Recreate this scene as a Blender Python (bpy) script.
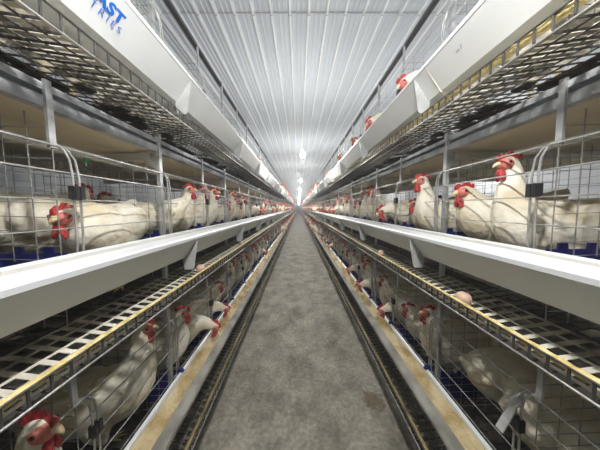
import bpy, bmesh, math, random
from mathutils import Vector, Matrix, noise

for o in list(bpy.data.objects):
    bpy.data.objects.remove(o)
scene = bpy.context.scene
col = scene.collection
RND = random.Random(7)
PI = math.pi

# ------------------------------------------------------------------ camera
CAM_H = 1.30
cam_data = bpy.data.cameras.new('camera')
cam = bpy.data.objects.new('camera', cam_data)
col.objects.link(cam)
cam_data.sensor_width = 36.0
cam_data.lens = 225.0 / 600.0 * 36.0
cam_data.clip_start = 0.02
cam_data.clip_end = 300
PITCH = math.atan(17.0 / 225.0)
cam.location = (-0.025, 0.0, CAM_H)
cam.matrix_world = (Matrix.Translation((-0.025, 0, CAM_H))
                    @ Matrix.Rotation(-math.radians(0.38), 4, 'Z')
                    @ Matrix.Rotation(PI / 2 - PITCH, 4, 'X')
                    @ Matrix.Rotation(-math.radians(0.375), 4, 'Z'))
scene.camera = cam

# ------------------------------------------------------------------ world, exposure
world = bpy.data.worlds.new('world')
scene.world = world
world.use_nodes = True
world.node_tree.nodes['Background'].inputs[0].default_value = (0.75, 0.85, 1.0, 1)
world.node_tree.nodes['Background'].inputs[1].default_value = 0.02
scene.view_settings.view_transform = 'Standard'
scene.view_settings.look = 'None'
scene.view_settings.gamma = 1.0
scene.view_settings.use_curve_mapping = False
scene.view_settings.exposure = 0.0
BULB_STRENGTH = 1160.0
BULB_X, BULB_Z, BULB_Y0, BULB_DY = 0.05, CAM_H + 0.85, 0.20, 3.48

# ------------------------------------------------------------------ materials
MATS = {}


def mat(name, c1, c2=None, rough=0.6, metal=0.0, scale=8.0, stretch=(1, 1, 1), bump=0.0, bscale=None,
        emit=0.0, lo=0.35, hi=0.65, detail=5.0, rnd=0.0, spec=0.5, sheen=0.0):
    m = bpy.data.materials.new(name)
    m.use_nodes = True
    nt = m.node_tree
    b = nt.nodes['Principled BSDF']
    b.inputs['Roughness'].default_value = rough
    b.inputs['Metallic'].default_value = metal
    b.inputs['Specular IOR Level'].default_value = spec
    tc = nt.nodes.new('ShaderNodeTexCoord')
    mp = nt.nodes.new('ShaderNodeMapping')
    mp.inputs['Scale'].default_value = stretch
    nt.links.new(tc.outputs['Object'], mp.inputs['Vector'])
    vec = mp.outputs['Vector']
    if rnd:
        oi = nt.nodes.new('ShaderNodeObjectInfo')
        add = nt.nodes.new('ShaderNodeVectorMath')
        mul = nt.nodes.new('ShaderNodeMath')
        mul.operation = 'MULTIPLY'
        mul.inputs[1].default_value = rnd
        nt.links.new(oi.outputs['Random'], mul.inputs[0])
        nt.links.new(vec, add.inputs[0])
        nt.links.new(mul.outputs[0], add.inputs[1])
        vec = add.outputs[0]
    n = nt.nodes.new('ShaderNodeTexNoise')
    n.inputs['Scale'].default_value = scale
    n.inputs['Detail'].default_value = detail
    nt.links.new(vec, n.inputs['Vector'])
    r = nt.nodes.new('ShaderNodeValToRGB')
    r.color_ramp.elements[0].position = lo
    r.color_ramp.elements[1].position = hi
    r.color_ramp.elements[0].color = (*c1, 1)
    r.color_ramp.elements[1].color = (*(c2 or c1), 1)
    nt.links.new(n.outputs['Fac'], r.inputs['Fac'])
    nt.links.new(r.outputs['Color'], b.inputs['Base Color'])
    if bump:
        n2 = nt.nodes.new('ShaderNodeTexNoise')
        n2.inputs['Scale'].default_value = bscale or scale * 4
        n2.inputs['Detail'].default_value = 4
        nt.links.new(vec, n2.inputs['Vector'])
        bp = nt.nodes.new('ShaderNodeBump')
        bp.inputs['Strength'].default_value = bump
        bp.inputs['Distance'].default_value = 0.01
        nt.links.new(n2.outputs['Fac'], bp.inputs['Height'])
        nt.links.new(bp.outputs['Normal'], b.inputs['Normal'])
    if sheen:
        b.inputs['Sheen Weight'].default_value = sheen
    if emit:
        b.inputs['Emission Color'].default_value = (*c1, 1)
        b.inputs['Emission Strength'].default_value = emit
    MATS[name] = m
    return m


mat('bracket_grey', (0.34, 0.35, 0.35), (0.46, 0.47, 0.47), rough=.5, scale=12)
mat('trough_plastic', (0.74, 0.765, 0.775), (0.80, 0.825, 0.835), rough=0.38, scale=5)
mat('dusty_rim', (0.20, 0.19, 0.165), (0.40, 0.385, 0.34), rough=0.7, scale=14, stretch=(1, .5, 1))
mat('galvanised', (0.36, 0.37, 0.37), (0.56, 0.57, 0.57), rough=0.42, metal=0.55, scale=26)
mat('beam_metal', (0.24, 0.25, 0.26), (0.52, 0.54, 0.56), rough=0.45, metal=0.35, scale=9, stretch=(1, 1.5, 1))
mat('dirt_crust', (0.06, 0.048, 0.034), (0.15, 0.12, 0.085), rough=0.9, scale=14, bump=.5)
mat('belt_dirt_shade', (0.16, 0.14, 0.10), (0.46, 0.42, 0.33), rough=0.8, scale=16)  # inner belt columns: dirt, with the trough's shade painted in
mat('belt_dark', (0.075, 0.065, 0.05), (0.17, 0.15, 0.12), rough=0.8, scale=14)  # darker brown for the bottom tier's belts
mat('wire_metal', (0.30, 0.29, 0.27), (0.46, 0.45, 0.43), rough=0.45, metal=0.5, scale=30)
mat('rod_metal', (0.36, 0.36, 0.35), (0.54, 0.54, 0.53), rough=0.4, metal=0.5, scale=30)
mat('tray_wire', (0.030, 0.028, 0.026), (0.085, 0.08, 0.072), rough=0.55, scale=40)
mat('belt_cream', (0.62, 0.58, 0.48), (0.80, 0.77, 0.67), rough=0.7, scale=20)
mat('edge_dim', (0.16, 0.12, 0.05), (0.42, 0.33, 0.15), rough=0.9, scale=9)  # edge yellow darkened, the bottom tier's dimness put into the colour
mat('edge_yellow', (0.66, 0.50, 0.16), (0.86, 0.72, 0.36), rough=0.8, scale=45, bump=0.4, bscale=150)
mat('manure_belt', (0.60, 0.51, 0.35), (0.76, 0.68, 0.50), rough=0.55, scale=4, stretch=(1, .35, 1))
mat('blue_plastic', (0.008, 0.010, 0.10), (0.016, 0.020, 0.17), rough=0.35, scale=10)
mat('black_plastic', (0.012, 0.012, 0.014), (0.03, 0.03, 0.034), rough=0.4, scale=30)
mat('drinker_plastic', (0.50, 0.49, 0.44), (0.62, 0.61, 0.56), rough=0.5, scale=10)
mat('green_plastic', (0.02, 0.22, 0.06), (0.03, 0.34, 0.10), rough=0.35, scale=30)
mat('feed_mash', (0.42, 0.29, 0.11), (0.72, 0.60, 0.36), rough=0.95, scale=11, stretch=(1, .6, 1), bump=0.8, bscale=120, lo=.38, hi=.6)
mat('feather', (0.68, 0.59, 0.41), (0.88, 0.84, 0.71), rough=0.85, scale=9, stretch=(.7, 1.2, 1.2), bump=0.35, bscale=60, rnd=30, lo=.33, hi=.56, spec=.2, sheen=.1)
mat('comb_red', (0.34, 0.025, 0.03), (0.58, 0.06, 0.06), rough=0.5, scale=40, bump=0.3, rnd=9)
mat('face_red', (0.52, 0.13, 0.10), (0.66, 0.24, 0.19), rough=0.55, scale=60, bump=0.3, rnd=9)
mat('beak_horn', (0.62, 0.45, 0.22), (0.75, 0.60, 0.36), rough=0.4, scale=40)
mat('eye_dark', (0.02, 0.01, 0.006), (0.06, 0.025, 0.01), rough=0.15, scale=90)
mat('leg_yellow', (0.50, 0.36, 0.16), (0.66, 0.52, 0.28), rough=0.6, scale=50, bump=.3)
mat('egg_shell', (0.66, 0.44, 0.33), (0.73, 0.53, 0.42), rough=0.45, scale=30)
mat('lettering_blue', (0.006, 0.13, 0.62), (0.008, 0.15, 0.66), rough=0.4, scale=10)
mat('pencil_grey', (0.12, 0.12, 0.13), (0.18, 0.18, 0.19), rough=0.8, scale=30)
mat('white_wall', (0.56, 0.58, 0.60), (0.62, 0.64, 0.66), rough=0.7, scale=2)
mat('bulb_glow', (1.0, 0.985, 0.965), rough=0.3, emit=BULB_STRENGTH)
mat('dim_bulb_glow', (1.0, 0.985, 0.965), rough=0.3, emit=BULB_STRENGTH * .7)
mat('socket_white', (0.7, 0.7, 0.68), (0.75, 0.75, 0.73), rough=0.5, scale=30)
mat('latch_metal', (0.42, 0.42, 0.41), (0.62, 0.62, 0.60), rough=0.5, metal=.2, scale=14)


def make_ceiling_mat():
    m = mat('ceiling_sheet', (0.49, 0.53, 0.57), (0.57, 0.61, 0.65), rough=0.8, spec=.15, scale=1.6, stretch=(3, .4, 1))
    mat('ceiling_rib', (0.78, 0.79, 0.78), (0.84, 0.85, 0.84), rough=0.8, spec=.15, scale=3)
    return m


make_ceiling_mat()


def make_floor_mat():
    m = bpy.data.materials.new('concrete')
    m.use_nodes = True
    nt = m.node_tree
    b = nt.nodes['Principled BSDF']
    tc = nt.nodes.new('ShaderNodeTexCoord')

    def nz(scale, det, rough=.6, st=(1, 1, 1)):
        mp = nt.nodes.new('ShaderNodeMapping')
        mp.inputs['Scale'].default_value = st
        nt.links.new(tc.outputs['Object'], mp.inputs['Vector'])
        n = nt.nodes.new('ShaderNodeTexNoise')
        n.inputs['Scale'].default_value = scale
        n.inputs['Detail'].default_value = det
        n.inputs['Roughness'].default_value = rough
        nt.links.new(mp.outputs[0], n.inputs['Vector'])
        return n

    def ramp(n, p0, c0, p1, c1):
        r = nt.nodes.new('ShaderNodeValToRGB')
        r.color_ramp.elements[0].position = p0
        r.color_ramp.elements[1].position = p1
        r.color_ramp.elements[0].color = (*c0, 1)
        r.color_ramp.elements[1].color = (*c1, 1)
        nt.links.new(n.outputs['Fac'], r.inputs['Fac'])
        return r
    base = ramp(nz(4.5, 8, .68, (1, .7, 1)), .34, (0.20, 0.182, 0.147), .66, (0.54, 0.50, 0.42))
    fine = ramp(nz(38, 6, .75), .42, (0.62, 0.61, 0.58), .62, (1.12, 1.11, 1.08))
    mx = nt.nodes.new('ShaderNodeMix')
    mx.data_type = 'RGBA'
    mx.blend_type = 'MULTIPLY'
    mx.inputs[0].default_value = .8
    nt.links.new(base.outputs[0], mx.inputs[6])
    nt.links.new(fine.outputs[0], mx.inputs[7])
    stain = ramp(nz(1.7, 6, .7), .60, (1, 1, 1), .72, (0.52, 0.46, 0.36))
    mx2 = nt.nodes.new('ShaderNodeMix')
    mx2.data_type = 'RGBA'
    mx2.blend_type = 'MULTIPLY'
    mx2.inputs[0].default_value = .8
    nt.links.new(mx.outputs[2], mx2.inputs[6])
    nt.links.new(stain.outputs[0], mx2.inputs[7])
    nt.links.new(mx2.outputs[2], b.inputs['Base Color'])
    # brown spill mark beside the right row
    mp = nt.nodes.new('ShaderNodeMapping')
    mp.inputs['Location'].default_value = (-.48, -1.40, 0)
    mp.inputs['Scale'].default_value = (1, .8, 1)
    mp.vector_type = 'POINT'
    sub = nt.nodes.new('ShaderNodeVectorMath')
    sub.operation = 'DISTANCE'
    nt.links.new(tc.outputs['Object'], sub.inputs[0])
    sub.inputs[1].default_value = (.47, 1.42, 0)
    nn = nz(22, 4, .6)
    ad = nt.nodes.new('ShaderNodeMath')
    ad.operation = 'MULTIPLY_ADD'
    nt.links.new(nn.outputs['Fac'], ad.inputs[0])
    ad.inputs[1].default_value = .16
    nt.links.new(sub.outputs['Value'], ad.inputs[2])
    rr = nt.nodes.new('ShaderNodeValToRGB')
    rr.color_ramp.elements[0].position = .13
    rr.color_ramp.elements[0].color = (.42, .35, .24, 1)
    rr.color_ramp.elements[1].position = .17
    rr.color_ramp.elements[1].color = (1, 1, 1, 1)
    nt.links.new(ad.outputs[0], rr.inputs['Fac'])
    mx3 = nt.nodes.new('ShaderNodeMix')
    mx3.data_type = 'RGBA'
    mx3.blend_type = 'MULTIPLY'
    mx3.inputs[0].default_value = .85
    nt.links.new(mx2.outputs[2], mx3.inputs[6])
    nt.links.new(rr.outputs[0], mx3.inputs[7])
    nt.links.new(mx3.outputs[2], b.inputs['Base Color'])
    nt.nodes.remove(mp)
    b.inputs['Roughness'].default_value = .7
    bp = nt.nodes.new('ShaderNodeBump')
    bp.inputs['Strength'].default_value = .25
    bp.inputs['Distance'].default_value = .01
    nt.links.new(nz(60, 5, .7).outputs['Fac'], bp.inputs['Height'])
    nt.links.new(bp.outputs[0], b.inputs['Normal'])
    MATS['concrete'] = m


make_floor_mat()


# ------------------------------------------------------------------ mesh helpers
class MB:
    def __init__(self):
        self.v, self.f, self.m = [], [], []

    def add(self, vs, fs, mi=0):
        o = len(self.v)
        self.v += [tuple(p) for p in vs]
        self.f += [tuple(i + o for i in f) for f in fs]
        self.m += [mi] * len(fs)
        return self

    def box(self, x0, x1, y0, y1, z0, z1, mi=0):
        vs = [(x, y, z) for z in (z0, z1) for y in (y0, y1) for x in (x0, x1)]
        return self.add(vs, [(0, 2, 3, 1), (4, 5, 7, 6), (0, 1, 5, 4), (2, 6, 7, 3), (0, 4, 6, 2), (1, 3, 7, 5)], mi)

    def prism(self, prof, y0, y1, mi=0, ny=1):
        """closed XZ profile pulled along Y"""
        n = len(prof)
        vs = []
        for k in range(ny + 1):
            y = y0 + (y1 - y0) * k / ny
            vs += [(p[0], y, p[1]) for p in prof]
        fs = []
        for k in range(ny):
            for i in range(n):
                j = (i + 1) % n
                fs.append((k * n + i, k * n + j, (k + 1) * n + j, (k + 1) * n + i))
        fs.append(tuple(range(n))[::-1])
        fs.append(tuple(ny * n + i for i in range(n)))
        return self.add(vs, fs, mi)

    def tube(self, pts, r, n=6, mi=0, caps=True):
        pts = [Vector(p) for p in pts]
        rs = r if isinstance(r, (list, tuple)) else [r] * len(pts)
        vs, fs = [], []
        up = None
        for i, p in enumerate(pts):
            t = (pts[min(i + 1, len(pts) - 1)] - pts[max(i - 1, 0)]).normalized()
            if up is None:
                up = Vector((0, 0, 1)) if abs(t.z) < .9 else Vector((1, 0, 0))
            a = t.cross(up).normalized()
            b = a.cross(t).normalized()
            up = b
            for k in range(n):
                w = 2 * PI * (k + .5) / n
                vs.append(p + a * math.cos(w) * rs[i] + b * math.sin(w) * rs[i])
        for i in range(len(pts) - 1):
            for k in range(n):
                k2 = (k + 1) % n
                fs.append((i * n + k, i * n + k2, (i + 1) * n + k2, (i + 1) * n + k))
        if caps:
            fs.append(tuple(range(n))[::-1])
            fs.append(tuple((len(pts) - 1) * n + k for k in range(n)))
        return self.add(vs, fs, mi)

    def ball(self, c, rad, nu=12, nv=8, mi=0, M=None):
        vs, fs = [], []
        vs.append((0, 0, 1))
        for j in range(1, nv):
            th = PI * j / nv
            for i in range(nu):
                ph = 2 * PI * i / nu
                vs.append((math.sin(th) * math.cos(ph), math.sin(th) * math.sin(ph), math.cos(th)))
        vs.append((0, 0, -1))
        for i in range(nu):
            fs.append((0, 1 + i, 1 + (i + 1) % nu))
        for j in range(nv - 2):
            for i in range(nu):
                a = 1 + j * nu + i
                b = 1 + j * nu + (i + 1) % nu
                fs.append((a, a + nu, b + nu, b))
        last = len(vs) - 1
        for i in range(nu):
            fs.append((last, 1 + (nv - 2) * nu + (i + 1) % nu, 1 + (nv - 2) * nu + i))
        out = []
        for p in vs:
            q = Vector((p[0] * rad[0], p[1] * rad[1], p[2] * rad[2]))
            if M is not None:
                q = M @ q
            out.append(q + Vector(c))
        return self.add(out, fs, mi)

    def xform(self, M):
        self.v = [tuple(M @ Vector(p)) for p in self.v]
        return self

    def mesh(self, name, mats, smooth=False):
        me = bpy.data.meshes.new(name)
        me.from_pydata(self.v, [], self.f)
        for mm in ([mats] if isinstance(mats, str) else mats):
            me.materials.append(MATS[mm])
        if len(set(self.m)) > 1:
            me.polygons.foreach_set('material_index', self.m)
        if smooth:
            me.polygons.foreach_set('use_smooth', [True] * len(me.polygons))
        me.update()
        return me


def link(name, me, parent=None, loc=None):
    o = bpy.data.objects.new(name, me)
    col.objects.link(o)
    if parent is not None:
        o.parent = parent
    if loc is not None:
        o.location = loc
    return o


def tag(o, label=None, cat=None, group=None, kind=None):
    for k, v in (('label', label), ('category', cat), ('group', group), ('kind', kind)):
        if v:
            o[k] = v
    return o


def thing(name, label, cat, loc=(0, 0, 0), group=None, mirror=False):
    o = bpy.data.objects.new(name, None)
    o.empty_display_size = .05
    col.objects.link(o)
    o.location = loc
    if mirror:
        o.scale = (-1, 1, 1)
    return tag(o, label, cat, group)


# ------------------------------------------------------------------ dimensions of the rows
LIP = [0.4515, 1.169, 1.8865]            # height of the trough lip on the three tiers
TIER = ['lower', 'middle', 'upper']
SIDE = {1: 'right', -1: 'left'}
Y_BEG, Y_END = -1.70, 56.0
PITCH_Y = 0.46
POST0 = 0.60                             # partition k stands at POST0 + PITCH_Y * k ; odd k carry full posts
XF = 0.66                                # cage front
XC = 1.20                                # middle of the double row
FLOOR_SLOPE = 0.14


def floor_rel(x):
    return -0.2255 + (x - 0.509) * FLOOR_SLOPE


def YK(k):
    return POST0 + PITCH_Y * k


# ------------------------------------------------------------------ setting
floor = link('floor', MB().box(-3.1, 3.1, -3, Y_END + 1, -.1, 0).mesh('floor', 'concrete'))
tag(floor, 'grey stained concrete aisle floor between the cage rows', None, kind='structure')

CEIL_Z = CAM_H + 2.0
ceil = thing('ceiling', None, None, (0, 0, CEIL_Z))
tag(ceil, 'white ribbed metal ceiling over the whole house', None, kind='structure')
RIB = 0.19
NRIB = 5
PW, PL = RIB * NRIB, 3.0


def sheet_profile():
    pts = []
    for k in range(NRIB):
        x = k * RIB
        pts += [(x, 0), (x + .014, -.026), (x + .032, -.026), (x + .046, 0),
                (x + .088, 0), (x + .092, -.009), (x + .104, -.009), (x + .110, 0),
                (x + .138, 0), (x + .142, -.009), (x + .154, -.009), (x + .160, 0)]
    pts.append((NRIB * RIB, 0))
    return pts


sp = sheet_profile()
NS = len(sp)
prof = [(x, z) for x, z in sp] + [(x, z + .004) for x, z in reversed(sp)]
panel_mb = MB().prism(prof, 0, PL + .06)
for i in range(NS - 1):
    if i % 12 == 1:
        panel_mb.m[i] = 1
panel_me = panel_mb.mesh('ceiling_panel', ['ceiling_sheet', 'ceiling_rib'])
nrow = int((Y_END + 4) / PL) + 1
for i in range(7):
    for j in range(nrow):
        y = -3.53 + j * PL
        p = link('ceiling_panel', panel_me, ceil, (-3.5 * PW + i * PW - .024, y, (j % 2) * .006))
for j in range(1, 5):
    link('seam_strip', MB().prism([(x - 3.5 * PW - .024 + q * PW, z - .002) for q in range(7) for x, z in sp[:-1]] + [(x - 3.5 * PW - .024 + q * PW, z + .002) for q in reversed(range(7)) for x, z in reversed(sp[:-1])], -.003, .003).mesh('seam_strip', 'bracket_grey'), ceil, (0, -3.53 + j * PL, 0))
screw = MB()
for j in range(4):
    y = -3.53 + 2 * PL + .22 + j * PL
    for i in range(-13, 14):
        screw.ball((i * RIB - .55 * RIB, y, -.002), (.016, .016, .007), 6, 4)
tag(link('roof_screws', screw.mesh('roof_screws', 'pencil_grey'), ceil), kind='stuff')

for s, nm in ((-1, 'wall_left'), (1, 'wall_right')):
    w = link(nm, MB().box(3.0, 3.1, -3, Y_END + 1, 0, CEIL_Z).mesh(nm, 'white_wall'))
    w.scale = (s, 1, 1)
    tag(w, f'white wall beyond the {SIDE[s]} cage row', None, kind='structure')
we = link('wall_end', MB().box(-3.1, 3.1, Y_END + 1, Y_END + 1.1, 0, CEIL_Z).mesh('wall_end', 'white_wall'))
tag(we, 'white end wall at the far end of the aisle', None, kind='structure')
dr = link('door_1', MB().box(-.42, .42, Y_END + .94, Y_END + .995, 0, 1.15).box(-.36, .36, Y_END + .92, Y_END + .94, .1, 1.05).mesh('door_1', 'galvanised'))
tag(dr, 'small dark door at the far end of the aisle', None, kind='structure')

# ------------------------------------------------------------------ hanging bulbs
bulb_me = MB().ball((0, 0, 0), (.038, .038, .042), 16, 10).mesh('bulb', 'bulb_glow', True)
sock_me = MB().tube([(0, 0, .038), (0, 0, .046), (0, 0, .085), (0, 0, .10)], [.013, .018, .016, .008], 12).mesh('socket', 'socket_white', True)
cord_me = MB().tube([(0, 0, .098), (0, 0, CEIL_Z - BULB_Z - .026)], .0025, 6).mesh('cord', 'socket_white')


dim_bulb_me = bulb_me.copy()
dim_bulb_me.materials[0] = MATS['dim_bulb_glow']


def bulb(x, y, z, label, dim=False):
    t = thing('hanging_bulb', label, 'light bulb', (x, y, z), 'bulbs hanging under the ceiling')
    link('bulb', dim_bulb_me if dim else bulb_me, t)
    link('socket', sock_me, t)
    link('cord', cord_me, t)


ORD = ['zeroth', 'first', 'second', 'third', 'fourth', 'fifth', 'sixth', 'seventh', 'eighth', 'ninth', 'tenth',
       'eleventh', 'twelfth', 'thirteenth', 'fourteenth', 'fifteenth', 'sixteenth', 'seventeenth', 'eighteenth',
       'nineteenth', 'twentieth', 'twenty-first', 'twenty-second', 'twenty-third', 'twenty-fourth']
for k in range(-1, 15):
    y = BULB_Y0 + BULB_DY * k
    lab = ('glowing bulb hung over the aisle behind the viewer' if k < 0 else
           'glowing bulb hung over the aisle above the viewer' if k == 0 else
           f'{ORD[k]} glowing bulb hung over the aisle, counted from the near end')
    bulb(BULB_X, y, BULB_Z, lab)
for s in (-1, 1):
    for k in (range(0, 3) if s > 0 else range(2, 4)):
        bulb(s * 2.42, BULB_Y0 + BULB_DY * k, BULB_Z, f'{ORD[k + 1]} glowing bulb in the next aisle beyond the {SIDE[s]} cage row', True)

# ------------------------------------------------------------------ feed troughs
TF = Vector((0.073, 0, -0.104))           # down the outer face
shell = [(.5032, -.0125), (.4995, -.010), (.4990, .002), (.5035, .0075), (.512, .009), (.540, .016), (.541, .011), (.514, .003), (.508, -.004),
         (.578, -.0985), (.622, -.0985), (.629, .006), (.640, .012), (.641, .006), (.635, .002), (.6285, -.1015), (.666, -.1020), (.666, -.104), (.573, -.104)]
trough_me = MB().prism(shell, Y_BEG, Y_END, ny=1).mesh('trough_shell', 'trough_plastic')
rim = [(.4985, -.010), (.4980, .0025), (.503, .0085), (.511, .0105), (.541, .0178), (.541, .0166), (.512, .0092), (.5035, .0075), (.4990, .002), (.4995, -.010)]
rim_me = MB().prism(rim, Y_BEG, Y_END).mesh('dusty_rim', 'dusty_rim')


def bracket_mesh():
    """gusset plate standing across the trough's outer face and running down to the tray"""
    poly = [(.5000, -.0125), (.5245, -.150), (.530, -.158), (.570, -.158), (.577, -.108), (.575, -.1065), (.5725, -.1055), (.5045, -.0135)]
    return MB().prism(poly, -.0022, .0022).mesh('bracket', 'bracket_grey')


bracket_me = bracket_mesh()


def feed_mesh():
    mb = MB()
    rr = random.Random(3)
    vs, fs = [], []
    ys = [Y_BEG + .02]
    while ys[-1] < Y_END - 1:
        ys.append(ys[-1] + (.03 if ys[-1] < 5 else .3))
    nx = 5
    for i, y in enumerate(ys):
        for j in range(nx):
            x0 = .555 + (.6285 - .555) * j / (nx - 1)
            h = -.030 + .022 * (j / (nx - 1)) ** 3 + .016 * noise.noise(Vector((x0 * 20, y * 5, 0))) + .010 * noise.noise(Vector((x0 * 60, y * 21, 3)))
            h = min(h, -.006)
            if j == 0:
                h = min(h, -.03)
                x0 = .5 + .073 * (-h + .012) / .104 + .004
            vs.append((x0, y, h))
    for i in range(len(ys) - 1):
        for j in range(nx - 1):
            fs.append((i * nx + j, i * nx + j + 1, (i + 1) * nx + j + 1, (i + 1) * nx + j))
    return mb.add(vs, fs).mesh('feed', 'feed_mash', True)


feed_me = feed_mesh()
troughs = {}
for s in (1, -1):
    for t in range(3):
        extra = {(1, 2): 'with a faint pencil scribble', (-1, 2): 'printed with blue lettering'}.get((s, t), 'heaped with yellow feed' if t == 0 else 'in front of the hens')
        tr = thing('feed_trough', f'long white {TIER[t]} feed trough of the {SIDE[s]} cage row {extra}', 'feed trough', (0, 0, LIP[t]),
                   'feed troughs along the aisle', mirror=(s < 0))
        troughs[(s, t)] = tr
        link('trough_shell', trough_me, tr)
        if t == 0:
            tag(link('dusty_rim', rim_me, tr), 'grey dusty rim')
        tag(link('feed', feed_me, tr), 'yellow brown feed mash')
        for k in range(-3, 30, 2):
            if t == 0:
                break
            link('bracket', bracket_me, tr, (0, YK(k), 0))
# joint straps on the upper troughs
strap = [(.497, -.004), (.5005, -.0065), (.5735, -.1045), (.600, -.1045), (.600, -.107), (.571, -.107)]
strap_me = MB().prism(strap, -.003, .003).mesh('joint_strap', 'belt_cream')
link('joint_strap', strap_me, troughs[(1, 2)], (0, 0.975, 0))


def letters(text, cap, dist, y_end, bold, spacing=1.0, wide=1.0):
    cu = bpy.data.curves.new('lettering', 'FONT')
    cu.body = text
    cu.size = cap / 0.70
    cu.space_character = spacing
    cu.offset = bold
    cu.extrude = .0002
    cu.align_x = 'RIGHT'
    cu.align_y = 'CENTER'
    tmp = bpy.data.objects.new('tmp', cu)
    col.objects.link(tmp)
    dg = bpy.context.evaluated_depsgraph_get()
    me = bpy.data.meshes.new_from_object(tmp.evaluated_get(dg))
    bpy.data.objects.remove(tmp)
    me.materials.clear()
    me.materials.append(MATS['lettering_blue'])
    # face frame on the left row, in the mirrored trough's own axes (x positive)
    up = Vector((-.575, 0, .82))
    ax = Vector((0, 1, 0))
    nrm = Vector((-.82, 0, -.575))
    p = Vector((.5, y_end, -.006)) + TF.normalized() * dist + nrm * .0004
    for v in me.vertices:
        c = v.co.copy()
        v.co = p + ax * (c.x * wide) + up * c.y + nrm * c.z
    tag(link('lettering', me, troughs[(-1, 2)]), f'blue printed letters {text}')


letters('AST', .027, .0495, .697, .0017, 1.07, 1.24)
letters('TRIES', .0175, .0755, .706, -.0003, 1.38, 1.26)
# pencil scribble on the right upper trough
sc_pts = [(0, 0), (.004, .007), (.008, 0), (.012, .006), (.016, .001), (.024, .000), (.030, .012)]
pp = []
for a, b in sc_pts:
    q = Vector((.5, 0.825, -.006)) + TF.normalized() * .054 + Vector((-.575, 0, .82)) * b - Vector((0, 1, 0)) * a + Vector((-.82, 0, -.575)) * .0008
    pp.append(q)
tag(link('pencil_scribble', MB().tube(pp, .0007, 4).mesh('pencil_scribble', 'pencil_grey'), troughs[(1, 2)]), 'faint pencil scribble')

# ------------------------------------------------------------------ egg belts (perforated) with yellow edging
HOLE = 0.041


def egg_belt_mesh():
    mb = MB()
    x_cols = [.523, .531, .560, .566, .598, .604, .638, .644, .676, .683]
    z = -.2185
    sl = FLOOR_SLOPE
    y1 = 8.5

    def strip(x0, x1, y0, y1_, th=.002, mi=0):
        vs = []
        for yy in (y0, y1_):
            for x, dz in ((x0, 0), (x1, 0), (x1, th), (x0, th)):
                vs.append((x, yy, z + (x - .523) * sl + dz))
        mb.add(vs, [(0, 1, 2, 3), (7, 6, 5, 4), (0, 4, 5, 1), (1, 5, 6, 2), (2, 6, 7, 3), (3, 7, 4, 0)], mi)
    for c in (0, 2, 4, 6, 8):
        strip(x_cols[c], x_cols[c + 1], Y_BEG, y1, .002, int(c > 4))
    y = Y_BEG
    k = 0
    while y < y1:
        strip(.5232, .6035, y, y + .0150, .0018)
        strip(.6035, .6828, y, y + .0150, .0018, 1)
        y += HOLE
    strip(.523, .683, y1, Y_END)
    return mb.mesh('perforated_belt', ['belt_cream', 'belt_dirt_shade'])


belt_me = egg_belt_mesh()
dark_belt_me = belt_me.copy()
dark_belt_me.materials[0] = MATS['belt_dark']


def edge_mesh():
    mb = MB()
    pts, y = [], Y_BEG
    i = 0
    while y < 9:
        pts.append((.5195 + .0012 * math.sin(i * 1.7), y, -.1925 + .0012 * math.sin(i * 2.3 + 1)))
        y += .02 if y < 3 else .08
        i += 1
    pts.append((.5195, Y_END, -.1925))
    rs = [.0085 * (1 + .08 * math.sin(i * 2.9)) for i in range(len(pts))]
    return mb.tube(pts, rs, 8).mesh('edge_strip', 'edge_yellow', True)


edge_me = edge_mesh()
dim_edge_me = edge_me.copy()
dim_edge_me.materials[0] = MATS['edge_dim']
for s in (1, -1):
    for t in range(3):
        eb = thing('egg_belt', f'{"cream" if t else "dark brown"} perforated egg belt with {"yellow" if t else "ochre"} edge on the {SIDE[s]} {TIER[t]} tray' if (s, t) != (-1, 2) else
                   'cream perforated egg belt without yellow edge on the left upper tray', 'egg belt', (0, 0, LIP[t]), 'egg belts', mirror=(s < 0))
        link('perforated_belt', belt_me if t else dark_belt_me, eb)
        if (s, t) != (-1, 2):
            tag(link('edge_strip', edge_me if t else dim_edge_me, eb), 'yellow fibre edge strip' if t else 'dim ochre edge strip')

# ------------------------------------------------------------------ manure belts and their beams
beam = [(XF + .004, .390), (XF + .004, .416), (XF + .030, .416), (XF + .030, .432), (XF + .004, .432), (XF + .004, .450),
        (XF + .034, .454), (XF + .034, .390)]
beam_me = MB().prism(beam, Y_BEG, Y_END).mesh('side_beam', 'beam_metal')
bbeam = [(2 * XC - x, z) for x, z in reversed(beam)]
bbeam_me = MB().prism(bbeam, Y_BEG, Y_END).mesh('side_beam', 'beam_metal')


def manure_mesh():
    n = 8
    lo = []
    for i in range(n + 1):
        x = XF + .036 + (2 * XC - 2 * XF - .072) * i / n
        lo.append((x, .398 - .012 * math.sin(PI * ((i / n * 2) % 1.0001))))
    prof_ = lo + [(x, z + .005) for x, z in reversed(lo)]
    mb = MB().prism(prof_, Y_BEG, Y_END)
    for i in range(n + 1, 2 * n + 1):
        mb.m[i] = 1
    return mb.mesh('belt', ['manure_belt', 'dirt_crust'])


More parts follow.
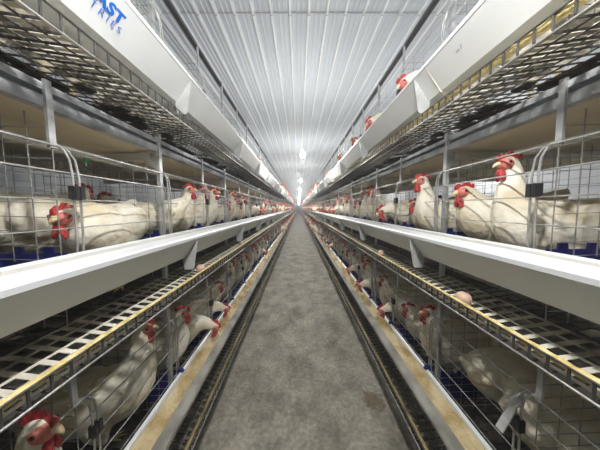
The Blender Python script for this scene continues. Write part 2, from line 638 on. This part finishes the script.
man_me = manure_mesh()
cross_me = MB().box(XF + .04, 2 * XC - XF - .04, -.012, .012, .352, .384).mesh('cross_bearer', 'drinker_plastic')
for s in (1, -1):
    for t in range(-1, 2):
        nm = 'below the lower' if t < 0 else f'above the {TIER[t]}'
        mbt = thing('manure_belt', f'tan manure belt with galvanised side beam {nm} cages of the {SIDE[s]} row', 'manure belt',
                    (0, 0, (LIP[t] if t >= 0 else LIP[0] - .7175)), 'manure belts', mirror=(s < 0))
        link('belt', man_me, mbt)
        link('side_beam', beam_me, mbt)
        link('side_beam', bbeam_me, mbt)
        if t >= 0:
            for k in range(-3, 12, 2):
                link('cross_bearer', cross_me, mbt, (0, YK(k), 0))
# metal rail on top of the upper cages, its shade painted as black
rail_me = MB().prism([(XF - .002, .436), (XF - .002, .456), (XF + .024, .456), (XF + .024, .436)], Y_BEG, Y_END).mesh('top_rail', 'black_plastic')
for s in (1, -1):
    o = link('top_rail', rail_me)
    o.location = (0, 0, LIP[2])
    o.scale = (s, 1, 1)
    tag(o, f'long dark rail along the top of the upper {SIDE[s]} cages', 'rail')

# ------------------------------------------------------------------ drinker pipes with green nipples
pipe_me = MB().prism([(.790, .318), (.790, .340), (.814, .340), (.814, .318)], Y_BEG, 20).mesh('pipe', 'drinker_plastic')
nip = MB().tube([(0, 0, 0), (0, 0, -.004), (0, 0, -.010), (0, 0, -.018)], [.006, .0075, .0075, .004], 10, 0)
nip_me = nip.mesh('nipple', 'green_plastic', True)
pin_me = MB().tube([(0, 0, -.016), (0, 0, -.027)], .0018, 6).mesh('nipple_pin', 'rod_metal')
for s in (1, -1):
    for t in range(2):
        dp = thing('drinker_pipe', f'square drinker pipe with green nipples inside the {TIER[t]} {SIDE[s]} cages', 'drinker pipe',
                   (0, 0, LIP[t]), 'drinker pipes', mirror=(s < 0))
        link('pipe', pipe_me, dp)
        for k in range(-1, 12):
            n_ = link('nipple', nip_me, dp, (.802, YK(k) + .245, .318))
            link('nipple_pin', pin_me, n_)

# ------------------------------------------------------------------ battery cages, one unit between two full posts
U = 2 * PITCH_Y
W3 = .0022


def post_mesh(z0, z1, w=.011, d=.012):
    prof_ = [(XF - .003, -w), (XF + d, -w), (XF + d, -w + .004), (XF + .001, -w + .004), (XF + .001, w - .004), (XF + d, w - .004), (XF + d, w), (XF - .003, w)]
    mb = MB()
    n = len(prof_)
    vs = [(x, y, z) for z in (z0, z1) for x, y in prof_]
    fs = [(i, (i + 1) % n, n + (i + 1) % n, n + i) for i in range(n)]
    fs += [tuple(range(n))[::-1], tuple(range(n, 2 * n))]
    return mb.add(vs, fs).mesh('post', 'galvanised')


full_post_me = post_mesh(-.2, .472)
short_post_me = post_mesh(.290, .458, .008, .005)
bar_me = {}
BARS = [.297, .231, .158, .079, .004]


def bar_mesh(r):
    return MB().tube([(0, 0, 0), (0, U, 0)], r, 6).mesh('front_bar', 'rod_metal', True)


thick_bar_me, bar_main_me = bar_mesh(.0026), bar_mesh(.0020)


def rod_mesh(dy, curve):
    y0 = dy
    pts = [(XF + .004, .0, .300), (XF + .000, dy * .25, .301), (XF - .004, dy * .6, .292), (XF - .007, dy * .88, .268), (XF - .008, dy, .225),
           (XF - .007, dy + .001, .12), (XF - .006, dy + .001, .03), (XF - .004, dy - .003, -.01), (XF + .002, dy - .010, -.035)]
    return MB().tube(pts, .0031, 8).mesh('door_rod', 'rod_metal', True)


rod_a, rod_b = rod_mesh(.038, 0), rod_mesh(.056, 0)
clip_me = MB().box(XF - .017, XF + .001, .031, .047, .158, .196).box(XF - .019, XF + .002, .034, .044, .163, .191).mesh('clip', 'black_plastic')
clip_me2 = MB().box(XF - .017, XF + .001, .050, .063, .158, .196).mesh('clip', 'black_plastic')


def partition_mesh():
    mb = MB()
    z = .004
    zs = [-.16 + .0385 * i for i in range(14)]
    for zz in zs:
        mb.tube([(XF + .006, 0, zz), (XC, 0, zz + .02)], .0013, 4)
    x = XF + .006
    for x in [XF + .003 + .0635 * i for i in range(9)]:
        mb.tube([(x, .002, floor_rel(x)), (x, .002, .385)], .0015, 4)
    return mb.mesh('partition_mesh', 'wire_metal')


part_me = partition_mesh()


def divider_mesh():
    """blue plastic divider with raised tabs and round holes suggested by sockets"""
    x0, x1 = XF - .004, XF + .215
    top = .014
    bot = -.125
    prof_ = [(x0, bot), (x0, top)]
    x = x0 + .03
    while x + .03 < x1:
        prof_ += [(x, top), (x + .002, top + .017), (x + .026, top + .017), (x + .028, top)]
        x += .083
    prof_ += [(x1, top), (x1, bot)]
    mb = MB()
    n = len(prof_)
    for (ya, yb) in ((.004, .010),):
        vs = [(p[0], ya, p[1]) for p in prof_] + [(p[0], yb, p[1]) for p in prof_]
        fs = [tuple(range(n)), tuple(range(n, 2 * n))[::-1]] + [(i, n + i, n + (i + 1) % n, (i + 1) % n) for i in range(n)]
        mb.add(vs, fs)
    for i in range(4):
        xx = x0 + .03 + .05 * i
        mb.tube([(xx, -.001, top - .03), (xx, .006, top - .03)], .009, 10)
    mb.box(x0, x1, 0, .012, top - .075, top - .068)
    return mb.mesh('divider_panel', 'blue_plastic')


div_me = divider_mesh()
tclip_me = MB().box(.630, .664, .040, .058, .000, .022).box(.624, .636, .043, .055, .008, .018).mesh('trough_clip', 'blue_plastic')


def floor_mesh():
    mb = MB()
    n = 24
    for i in range(n):
        y = .01 + U * i / n
        mb.tube([(.5085, y, -.1875), (.509, y, -.2185), (.513, y, -.2255), (.524, y, floor_rel(.524) - .001),
                 (XC - .01, y, floor_rel(XC - .01))], .0028, 4)
    for x in [.545, .585, .625, .665, .71, .76, .82, .88, .95, 1.02, 1.09, 1.16]:
        mb.tube([(x, 0, floor_rel(x) - .003), (x, U, floor_rel(x) - .003)], .0022, 4)
    return mb.mesh('floor_mesh', 'tray_wire')


fl_me = floor_mesh()


def crust_mesh():
    """caked droppings bridging the floor wires under the birds"""
    mb = MB()
    rr = random.Random(11)
    nx, ny = 17, 30
    for i in range(nx):
        for j in range(ny):
            x = .69 + (XC - .70) * i / nx
            y = U * j / ny
            if noise.noise(Vector((x * 13, y * 11, 5))) + .55 * (i / nx) + rr.uniform(-.15, .15) < .12:
                continue
            dx, dy = (XC - .70) / nx * rr.uniform(.85, 1.1), U / ny * rr.uniform(.85, 1.1)
            z = floor_rel(x) + rr.uniform(-.001, .002)
            mb.box(x, x + dx, y, min(y + dy, U), z - .003, z + .002)
    return mb.mesh('droppings', 'dirt_crust')


crust_me = crust_mesh()
railt_me = MB().tube([(.508, 0, -.1875), (.508, U, -.1875)], .0028, 6).mesh('tray_rail', 'tray_wire', True)
railb_me = MB().tube([(.5085, 0, -.2255), (.5085, U, -.2255)], .0030, 6).mesh('tray_rail', 'wire_metal', True)


def back_mesh():
    mb = MB()
    for i in range(12):
        z = floor_rel(XC) + .04 + .038 * i
        mb.tube([(XC, 0, z), (XC, U, z)], .0013, 4)
    for i in range(13):
        mb.tube([(XC, U * i / 12.5, floor_rel(XC)), (XC, U * i / 12.5, .385)], .0013, 4)
    return mb.mesh('back_mesh', 'wire_metal')


back_me = back_mesh()
gus_me = MB().add([(XF + .012, -.0015, .305), (XF + .12, -.0015, .385), (XF + .012, -.0015, .385),
                   (XF + .012, .0015, .305), (XF + .12, .0015, .385), (XF + .012, .0015, .385)],
                  [(0, 1, 2), (5, 4, 3), (0, 3, 4, 1), (1, 4, 5, 2), (2, 5, 3, 0)]).mesh('gusset', 'galvanised')

N_UNITS = 10
for s in (1, -1):
    for t in range(3):
        for u in range(-2, N_UNITS):
            y0 = YK(-1 + 2 * u)
            where = ORD[u + 1] if u >= 0 else 'nearest, partly behind the viewer,'
            lab = (f'{where} {TIER[t]} wire cage of the {SIDE[s]} row from the near end' if u >= 0 else
                   f'{TIER[t]} wire cage of the {SIDE[s]} row ' + ('beside the viewer' if u == -1 else 'behind the viewer'))
            c = thing('battery_cage', lab, 'cage', (0, y0, LIP[t]), f'wire cages of the {TIER[t]} tier', mirror=(s < 0))
            link('post', full_post_me, c)
            link('hanger_post', short_post_me, c, (0, PITCH_Y, 0))
            for i, z in enumerate(BARS):
                link('front_bar', thick_bar_me if i in (0, 1) else bar_main_me, c, (XF - .004, 0, z))
            for kk, off in ((0, 0.0), (1, PITCH_Y)):
                if u < 6:
                    link('door_rod', rod_a, c, (0, off, 0))
                    link('door_rod', rod_b, c, (0, off, 0))
                if kk == 1 and u < 8:
                    link('clip', clip_me, c, (0, off, 0))
                    if u < 4:
                        link('clip', clip_me2, c, (0, off, 0))
                tag(link('partition_mesh', part_me, c, (0, off, 0)), kind='stuff')
                if t < 2:
                    tag(link('divider_panel', div_me, c, (0, off, 0)), 'blue plastic divider')
                if t == 0:
                    tag(link('trough_clip', tclip_me, c, (0, off, 0)), 'small blue clip')
            tag(link('floor_mesh', fl_me, c), kind='stuff')
            tag(link('droppings', crust_me, c), kind='stuff')
            link('tray_rail', railt_me, c)
            link('tray_rail', railb_me, c)
            tag(link('back_mesh', back_me, c), kind='stuff')
            if t < 2:
                link('gusset', gus_me, c)
            if t == 1 and u < 4:      # floor of the back-to-back cage behind
                bf = tag(link('floor_mesh', fl_me, c, (2 * XC, 0, 0)), kind='stuff')
                bf.scale = (-1, 1, 1)

# the rest of the cages, too far away to tell apart
far = MB()
yF = YK(-1 + 2 * N_UNITS)
for s in (1, -1):
    for t in range(3):
        z0 = LIP[t]
        for z in BARS:
            far.tube([(s * (XF - .004), yF, z0 + z), (s * (XF - .004), Y_END, z0 + z)], .003, 4)
        for z in (-.1875, -.2255):
            far.tube([(s * .508, yF, z0 + z), (s * .508, Y_END, z0 + z)], .003, 4)
        y = yF
        while y < Y_END:
            far.box(s * XF - .008, s * XF + .008, y - .01, y + .01, z0 - .2, z0 + .47)
            y += U
        for i in range(10):
            x = .53 + .06 * i
            far.tube([(s * x, yF, z0 + floor_rel(x)), (s * x, Y_END, z0 + floor_rel(x))], .002, 4)
fo = link('far_cages', far.mesh('far_cages', 'galvanised'))
tag(fo, 'distant run of wire cages towards the far end of both rows', 'cage', kind='stuff')

# galvanised latch strip hanging open on the lower right cage
lt = MB()
LATCH = (XF - .012, YK(0) + .045, LIP[0] + .262)
vs = [(0, -.012, 0), (0, .012, 0), (-.052, .012, -.105), (-.052, -.012, -.105)]
n_ = Vector((-.9, 0, .44)) * .004
lt.add([Vector(v) for v in vs] + [Vector(v) + n_ for v in vs], [(0, 1, 2, 3), (7, 6, 5, 4), (0, 4, 5, 1), (1, 5, 6, 2), (2, 6, 7, 3), (3, 7, 4, 0)])
lo = thing('latch_strip', 'light grey metal latch strip hanging from the nearest lower right cage door', 'latch', LATCH)
link('strip', lt.mesh('strip', 'latch_metal'), lo)
link('hook', MB().tube([(.012, 0, -.02), (.012, 0, .006), (.004, 0, .014), (-.006, 0, .006), (-.004, 0, -.006)], .004, 8).mesh('hook', 'latch_metal', True), lo)

# ------------------------------------------------------------------ hens
def interp(keys, n):
    """Catmull-Rom through key tuples"""
    out = []
    K = [keys[0]] + list(keys) + [keys[-1]]
    for i in range(1, len(K) - 2):
        for j in range(n):
            t = j / n
            p = []
            for a, b, c, d in zip(K[i - 1], K[i], K[i + 1], K[i + 2]):
                p.append(.5 * (2 * b + (c - a) * t + (2 * a - 5 * b + 4 * c - d) * t * t + (3 * b - a - 3 * c + d) * t ** 3))
            out.append(tuple(p))
    out.append(tuple(keys[-1]))
    return out


#            x     y    z    r(vertical) w(lateral)
TAIL = [(-.285, 0, .375, .022, .010), (-.245, 0, .350, .040, .020), (-.195, 0, .312, .066, .050)]
TRUNK = [(-.13, 0, .275, .092, .082), (-.05, 0, .250, .112, .100), (.03, 0, .245, .116, .104), (.10, 0, .262, .104, .094)]
NECKS = {
    'alert': ([(.150, 0, .305, .076, .070), (.170, 0, .355, .053, .047), (.176, 0, .402, .039, .035), (.180, 0, .440, .031, .027), (.190, 0, .462, .028, .024)], (.192, 0, .463), 0.0, 0.0),
    'tall': ([(.140, 0, .315, .078, .072), (.158, 0, .375, .056, .049), (.160, 0, .430, .042, .037), (.160, 0, .475, .032, .028), (.170, 0, .500, .028, .024)], (.172, 0, .501), -.05, 0.0),
    'feed': ([(.165, 0, .290, .074, .066), (.215, 0, .305, .052, .046), (.258, 0, .305, .040, .036), (.295, 0, .296, .032, .028), (.315, 0, .286, .027, .024)], (.317, 0, .285), -.55, 0.0),
    'rest': ([(.140, 0, .290, .080, .074), (.160, 0, .325, .058, .052), (.172, 0, .350, .043, .038), (.184, 0, .370, .033, .029), (.196, 0, .380, .028, .024)], (.198, 0, .380), -.1, 0.0),
    'low': ([(.150, 0, .268, .080, .074), (.180, 0, .290, .058, .052), (.205, 0, .302, .043, .038), (.225, 0, .310, .033, .029), (.236, 0, .314, .028, .024)], (.238, 0, .314), -.15, 0.0),
    'turn': ([(.150, 0, .305, .076, .070), (.168, 0.004, .355, .053, .047), (.172, 0.010, .402, .039, .035), (.172, 0.018, .438, .031, .027), (.174, 0.030, .458, .027, .025)], (.175, .031, .459), 0.0, 1.0),
}
HS = 1.22  # head furniture scale


def head_matrix(var):
    keys, hp, pitch, yaw = NECKS[var]
    return Matrix.Translation(hp) @ Matrix.Rotation(yaw, 4, 'Z') @ Matrix.Rotation(-pitch, 4, 'Y') @ Matrix.Scale(HS, 4)


def hen_body(var, voxel, disp=True):
    mb = MB()
    keys, hp, pitch, yaw = NECKS[var]
    chain = interp(TAIL + TRUNK + keys, 5)
    for x, y, z, r, w in chain:
        mb.ball((x, y, z), (r * .98, w, r), 14, 10)
    Mh = head_matrix(var)
    R = Mh.to_3x3()
    mb.ball(Mh @ Vector((.004, 0, .0)), (.030, .021, .024), 14, 10, M=R)
    for s in (-1, 1):
        Mw = Matrix.Rotation(math.radians(8), 3, 'Y') @ Matrix.Rotation(s * math.radians(-7), 3, 'Z')
        mb.ball((-.045, s * .078, .268), (.140, .036, .080), 16, 10, M=Mw)
        mb.ball((-.165, s * .048, .300), (.075, .022, .040), 12, 8, M=Mw)
        for i in range(6):   # thighs
            k = i / 5
            mb.ball((.012 + .012 * k, s * (.058 - .008 * k), .17 - .075 * k), (.052 - .034 * k, .044 - .028 * k, .05 - .03 * k), 10, 8)
    me = mb.mesh('tmp', 'feather')
    tmp = bpy.data.objects.new('tmp', me)
    col.objects.link(tmp)
    m1 = tmp.modifiers.new('r', 'REMESH')
    m1.mode = 'VOXEL'
    m1.voxel_size = voxel
    m2 = tmp.modifiers.new('s', 'SMOOTH')
    m2.factor = .5
    m2.iterations = 3
    dg = bpy.context.evaluated_depsgraph_get()
    out = bpy.data.meshes.new_from_object(tmp.evaluated_get(dg))
    bpy.data.objects.remove(tmp)
    out.name = 'hen_body'
    out.materials.clear()
    out.materials.append(MATS['feather'])
    if disp:
        nr = [v.normal.copy() for v in out.vertices]
        for v, n in zip(out.vertices, nr):
            c = v.co
            a = noise.noise(Vector((c.x * 26, c.y * 34, c.z * 34))) * .0028
            # overlapping feather rows
            row = math.sin((c.x * 1.0 - c.z * .55) * 170 + 5 * noise.noise(c * 30)) * .0012
            fade = 1.0 if c.x < .14 else .4
            v.co = c + n * (a + row) * fade
    out.polygons.foreach_set('use_smooth', [True] * len(out.polygons))
    out.update()
    return out


def comb_mb():
    prof_ = [(.030, .004), (.034, .014), (.036, .025), (.027, .021), (.022, .034), (.013, .023), (.004, .039), (-.005, .025),
             (-.015, .036), (-.021, .023), (-.031, .028), (-.034, .014), (-.022, .012), (0, .010)]
    n = len(prof_)
    vs = []
    for lay, th in ((-1, .0048), (1, .0048)):
        for i, (x, z) in enumerate(prof_):
            k = min(1, max(0, (z - .012) / .04))
            vs.append((x, lay * th * (1 - .55 * k) + .010 * k * k + .002 * math.sin(x * 160), z))
    fs = [(i, (i + 1) % n, n + (i + 1) % n, n + i) for i in range(n)]
    mb = MB().add(vs, fs)
    # caps as fans from a mid-line
    base = len(mb.v)
    mids = [(.024, .012), (.006, .018), (-.012, .017), (-.026, .018)]
    bm = bmesh.new()
    return mb, prof_


def comb_mesh():
    mb, prof_ = comb_mb()
    n = len(prof_)
    bm = bmesh.new()
    V = [bm.verts.new(p) for p in mb.v]
    for f in mb.f:
        bm.faces.new([V[i] for i in f])
    f1 = bm.faces.new(V[:n])
    f2 = bm.faces.new(V[n:][::-1])
    bmesh.ops.triangulate(bm, faces=[f1, f2])
    bmesh.ops.recalc_face_normals(bm, faces=bm.faces)
    me = bpy.data.meshes.new('comb')
    bm.to_mesh(me)
    bm.free()
    me.materials.append(MATS['comb_red'])
    return me


def head_parts():
    P = {}
    P['comb'] = comb_mesh()
    P['face'] = MB().ball((.011, 0, -.001), (.023, .0235, .021), 14, 10).mesh('face', 'face_red', True)
    bk = MB().tube([(.024, 0, .002), (.033, 0, .002), (.041, 0, -.001), (.047, 0, -.006), (.048, 0, -.010)], [.0095, .0085, .0062, .0032, .0008], 8)
    P['beak'] = bk.mesh('beak', 'beak_horn', True)
    P['wattle_a'] = MB().ball((.024, .008, -.032), (.012, .0045, .022), 10, 8, M=Matrix.Rotation(.25, 3, 'X')).mesh('wattle', 'comb_red', True)
    P['wattle_b'] = MB().ball((.024, -.008, -.032), (.012, .0045, .022), 10, 8, M=Matrix.Rotation(-.25, 3, 'X')).mesh('wattle', 'comb_red', True)
    P['eye_a'] = MB().ball((.013, .0225, .005), (.0045, .003, .0045), 10, 8).mesh('eye', 'eye_dark', True)
    P['eye_b'] = MB().ball((.013, -.0225, .005), (.0045, .003, .0045), 10, 8).mesh('eye', 'eye_dark', True)
    return P


HEADP = head_parts()


def leg_mesh(s):
    mb = MB()
    y = s * .05
    mb.tube([(.024, y, .105), (.012, y, .06), (.018, y, .012)], [.009, .0065, .007], 8)
    for a, l in ((-.45, .055), (0, .065), (.45, .055), (PI, .03)):
        d = Vector((math.cos(a), math.sin(a), 0))
        p = Vector((.018, y, .009))
        mb.tube([p, p + d * l * .5 + Vector((0, 0, .001)), p + d * l + Vector((0, 0, -.004))], [.006, .005, .002], 6)
    return mb.mesh('leg', 'leg_yellow', True)


LEGS = [leg_mesh(1), leg_mesh(-1)]
VARS = list(NECKS)
BODY = {v: hen_body(v, .0065) for v in VARS}


def joined_hen(var, voxel):
    b = hen_body(var, voxel, False)
    mats = ['feather', 'comb_red', 'face_red', 'beak_horn', 'eye_dark', 'leg_yellow']
    mb = MB()
    mb.add([v.co for v in b.vertices], [tuple(p.vertices) for p in b.polygons], 0)
    Mh = head_matrix(var)
    for k, mi in (('comb', 1), ('face', 2), ('beak', 3), ('wattle_a', 1), ('wattle_b', 1)):
        me = HEADP[k]
        mb.add([Mh @ v.co for v in me.vertices], [tuple(p.vertices) for p in me.polygons], mi)
    for me in LEGS:
        mb.add([v.co for v in me.vertices], [tuple(p.vertices) for p in me.polygons], 5)
    return mb, mats


FARB = {}
for v in VARS:
    mb_, mm_ = joined_hen(v, .017)
    FARB[v] = (mb_, mm_, mb_.mesh('hen', mm_, True))

POSE = {'alert': 'head raised', 'tall': 'neck stretched high', 'feed': 'leaning to the trough', 'rest': 'neck drawn in', 'low': 'head held low', 'turn': 'head turned'}
USED = {}


def hen_matrix(side, tier, x, y, a, sc):
    ca, sa = math.cos(a), math.sin(a)
    rz = math.atan2(sa, -ca) if side > 0 else math.atan2(sa, ca)
    z = LIP[tier] + floor_rel(min(x, 2 * XC - x)) + .003
    return Matrix.Translation((side * x, y, z)) @ Matrix.Rotation(rz, 4, 'Z') @ Matrix.Scale(sc, 4)


def hen(side, tier, x, y, a, var, sc=.95, detail=True, sink=0.0, label=None):
    cell = int(math.floor((y - YK(-1)) / PITCH_Y)) + 1      # first cell in view = 1
    face = math.degrees(a)
    if label is None:
        fd = 'facing the aisle' if abs(face) < 50 else 'facing the far end' if 50 <= face < 130 else 'facing the near end' if -130 < face <= -50 else 'facing the back'
        place = ORD[cell] if 0 < cell < len(ORD) else 'nearest'
        label = f'white hen {fd}, {POSE[var]}, in {place} {TIER[tier]} {SIDE[side]} cage bay'
        if x > XC:
            label = f'shaded white hen in the back half of {place} {TIER[tier]} {SIDE[side]} cage bay'
    M = hen_matrix(side, tier, x, y, math.radians(face) if False else a, sc)
    M.translation.z -= sink
    grp = f'white hens in the {TIER[tier]} cages of the {SIDE[side]} row'
    if detail:
        e = thing('hen', label, 'hen', (0, 0, 0), grp)
        e.matrix_world = M
        link('body', BODY[var], e)
        Mh = head_matrix(var)
        for k, nm in (('comb', 'comb'), ('face', 'face'), ('beak', 'beak'), ('wattle_a', 'wattle'), ('wattle_b', 'wattle'), ('eye_a', 'eye'), ('eye_b', 'eye')):
            o = link(nm, HEADP[k], e)
            o.matrix_local = Mh
        for me in LEGS:
            link('leg', me, e)
    else:
        e = link('hen', FARB[var][2])
        e.matrix_world = M
        tag(e, label, 'hen', grp)
    USED.setdefault(label, []).append(e)
    return e


D = math.radians
# ---- hens placed by eye: right row, middle tier
hen(1, 1, .855, .765, D(6), 'tall', .90, label='large white hen stretching its neck high beside the right black clip')
hen(1, 1, .875, .972, D(-3), 'rest', .96, label='white hen with red face at the bars left of the tallest right hen')
hen(1, 1, .850, 1.255, D(0), 'alert', .97, label='white hen with raised head just beyond the first full right post')
hen(1, 1, .895, 1.445, D(4), 'rest', .84)
hen(1, 1, .90, .33, D(30), 'rest', .95)
# left row, middle tier
hen(-1, 1, .785, .892, D(-75), 'low', .93, label='white hen with red face and beak beside the left black clips')
hen(-1, 1, .995, .85, D(92), 'rest', .95, label='large white hen behind the bars at the left edge, middle tier')
hen(-1, 1, .87, .345, D(50), 'alert', .95)
hen(-1, 1, .88, 1.22, D(178), 'rest', .93, label='white hen showing its tail just beyond the first full left post')
hen(-1, 1, .88, 1.425, D(0), 'alert', .90)
# left row, lower tier
hen(-1, 0, .86, .87, D(28), 'tall', 1.0, label='white hen with raised red comb under the left cream egg belt')
hen(-1, 0, .825, .500, D(2), 'tall', 1.0, label='hen with big red comb in the lower left corner of the picture')
hen(-1, 0, .86, 1.20, D(8), 'alert', .95)
hen(-1, 0, .87, 1.41, D(-4), 'feed', .95)
# right row, lower tier
hen(1, 0, .93, .72, D(174), 'rest', .98, label='white hen turned tail to the bars beside the grey latch strip')
hen(1, 0, .95, .945, D(172), 'rest', .98)
hen(1, 0, .87, 1.22, D(-6), 'alert', .95)
hen(1, 0, .88, 1.42, D(5), 'rest', .93)
hen(1, 0, .93, .36, D(160), 'rest', 1.0)
# upper tier birds deep in the cages, seen only from below through the floor
for s in (1, -1):
    for cell in range(0, 4 if s < 0 else 2):
        for i in range(2):
            hen(s, 2, RND.uniform(.95, .99), YK(-1 + cell) + .118 + .224 * i, D(180 + RND.uniform(-8, 8)), 'rest', .92, detail=False)

# ---- the other cells: two birds abreast in each bay
for s in (1, -1):
    for t in range(3):
        for cell in range(2, 17):
            yc0 = YK(-1 + cell)
            if t < 2 and cell < 3:
                continue
            if t == 2 and (RND.random() < .22 or (s < 0 and cell < 6)):
                continue
            n_h = 2 if t < 2 else 1
            for i in range(n_h):
                y = yc0 + (.118 + .224 * i if n_h == 2 else .23) + RND.uniform(-.012, .012)
                front = RND.random() < .93 or t == 2
                var = RND.choice(['alert', 'alert', 'feed', 'feed', 'turn', 'tall', 'rest']) if front else 'rest'
                if t == 2:
                    var = RND.choice(['rest', 'feed', 'feed'])
                ang = RND.uniform(-10, 10) + (0 if front else 180)
                x = RND.uniform(.86, .90) if front else RND.uniform(.93, .95)
                if t == 2:
                    x = RND.uniform(.82, .88)
                hen(s, t, x, y, D(ang), var, RND.uniform(.88, .97), detail=(cell < 6))
    # shaded hens in the back half of the double row
    for cell in range(0, 5):
        for i in range(2 if s < 0 else 1):
            hen(s, 1, RND.uniform(1.49, 1.52), YK(-1 + cell) + .118 + .224 * i, D(180 + RND.uniform(-10, 10)), 'rest', .92, detail=False)

# labels that are still shared get the place of the bird within its bay
for lab, es in USED.items():
    if len(es) > 1:
        es.sort(key=lambda e: e.matrix_world.translation.y)
        names = ['near', 'far'] if len(es) == 2 else ['near', 'middle', 'far', 'last']
        for e, nme in zip(es, names):
            e['label'] = lab.replace('white hen', f'{nme} white hen', 1)

# far flock as one object
FM = MB()
cnt = 0
low = {}
for v in ('alert', 'feed', 'tall'):
    mb_, mm_ = joined_hen(v, .034)
    low[v] = mb_
y = YK(16) + .08
while y < 34:
    for s in (1, -1):
        for t in range(3):
            if t == 2 and RND.random() < .35:
                continue
            v = RND.choice(list(low))
            M = hen_matrix(s, t, RND.uniform(.72, .84), y + RND.uniform(-.04, .04), D(RND.uniform(-25, 25)), RND.uniform(.9, 1))
            src = low[v]
            o = len(FM.v)
            FM.v += [tuple(M @ Vector(p)) for p in src.v]
            FM.f += [tuple(i + o for i in f) for f in src.f]
            FM.m += src.m
            cnt += 1
    y += .17 if y < 16 else .26
flock = link('distant_flock', FM.mesh('distant_flock', mm_, True))
tag(flock, 'distant white hens with red combs lining both rows', 'hen', kind='stuff')

# ------------------------------------------------------------------ eggs on the belts
def egg_mesh():
    mb = MB().ball((0, 0, 0), (.0225, .029, .0225), 20, 14)
    mb.v = [(x * (1 - .16 * y / .029), y, z * (1 - .16 * y / .029)) for x, y, z in mb.v]
    return mb.mesh('egg', 'egg_shell', True)


egg_me = egg_mesh()
for s, y, lab in ((1, .766, 'large pale brown egg on the right belt nearest the viewer'),
                  (1, 1.56, 'pale brown egg further along the right belt'),
                  (-1, 1.19, 'pale brown egg on the left belt under the first trough bracket'),
                  (-1, 2.05, 'pale brown egg far along the left belt')):
    e = link('egg', egg_me)
    e.location = (s * .552, y, LIP[1] - .2165 + (.552 - .523) * FLOOR_SLOPE + .0225 + .002)
    e.rotation_euler = (0, 0, RND.uniform(-.5, .5))
    tag(e, lab, 'egg', 'eggs on the middle belts')

# ------------------------------------------------------------------ dusty air of the house
hz = bpy.data.materials.new('dust_haze')
hz.use_nodes = True
nt = hz.node_tree
nt.nodes.remove(nt.nodes['Principled BSDF'])
vs_ = nt.nodes.new('ShaderNodeVolumeScatter')
vs_.inputs['Color'].default_value = (.86, .93, 1, 1)
vs_.inputs['Density'].default_value = .018
vs_.inputs['Anisotropy'].default_value = .1
nt.links.new(vs_.outputs[0], nt.nodes['Material Output'].inputs['Volume'])
MATS['dust_haze'] = hz
ho = link('dust_haze', MB().box(-2.99, 2.99, -2.5, Y_END + .9, .02, CEIL_Z - .04).mesh('dust_haze', 'dust_haze'))
tag(ho, 'thin dusty haze filling the house', 'haze', kind='stuff')
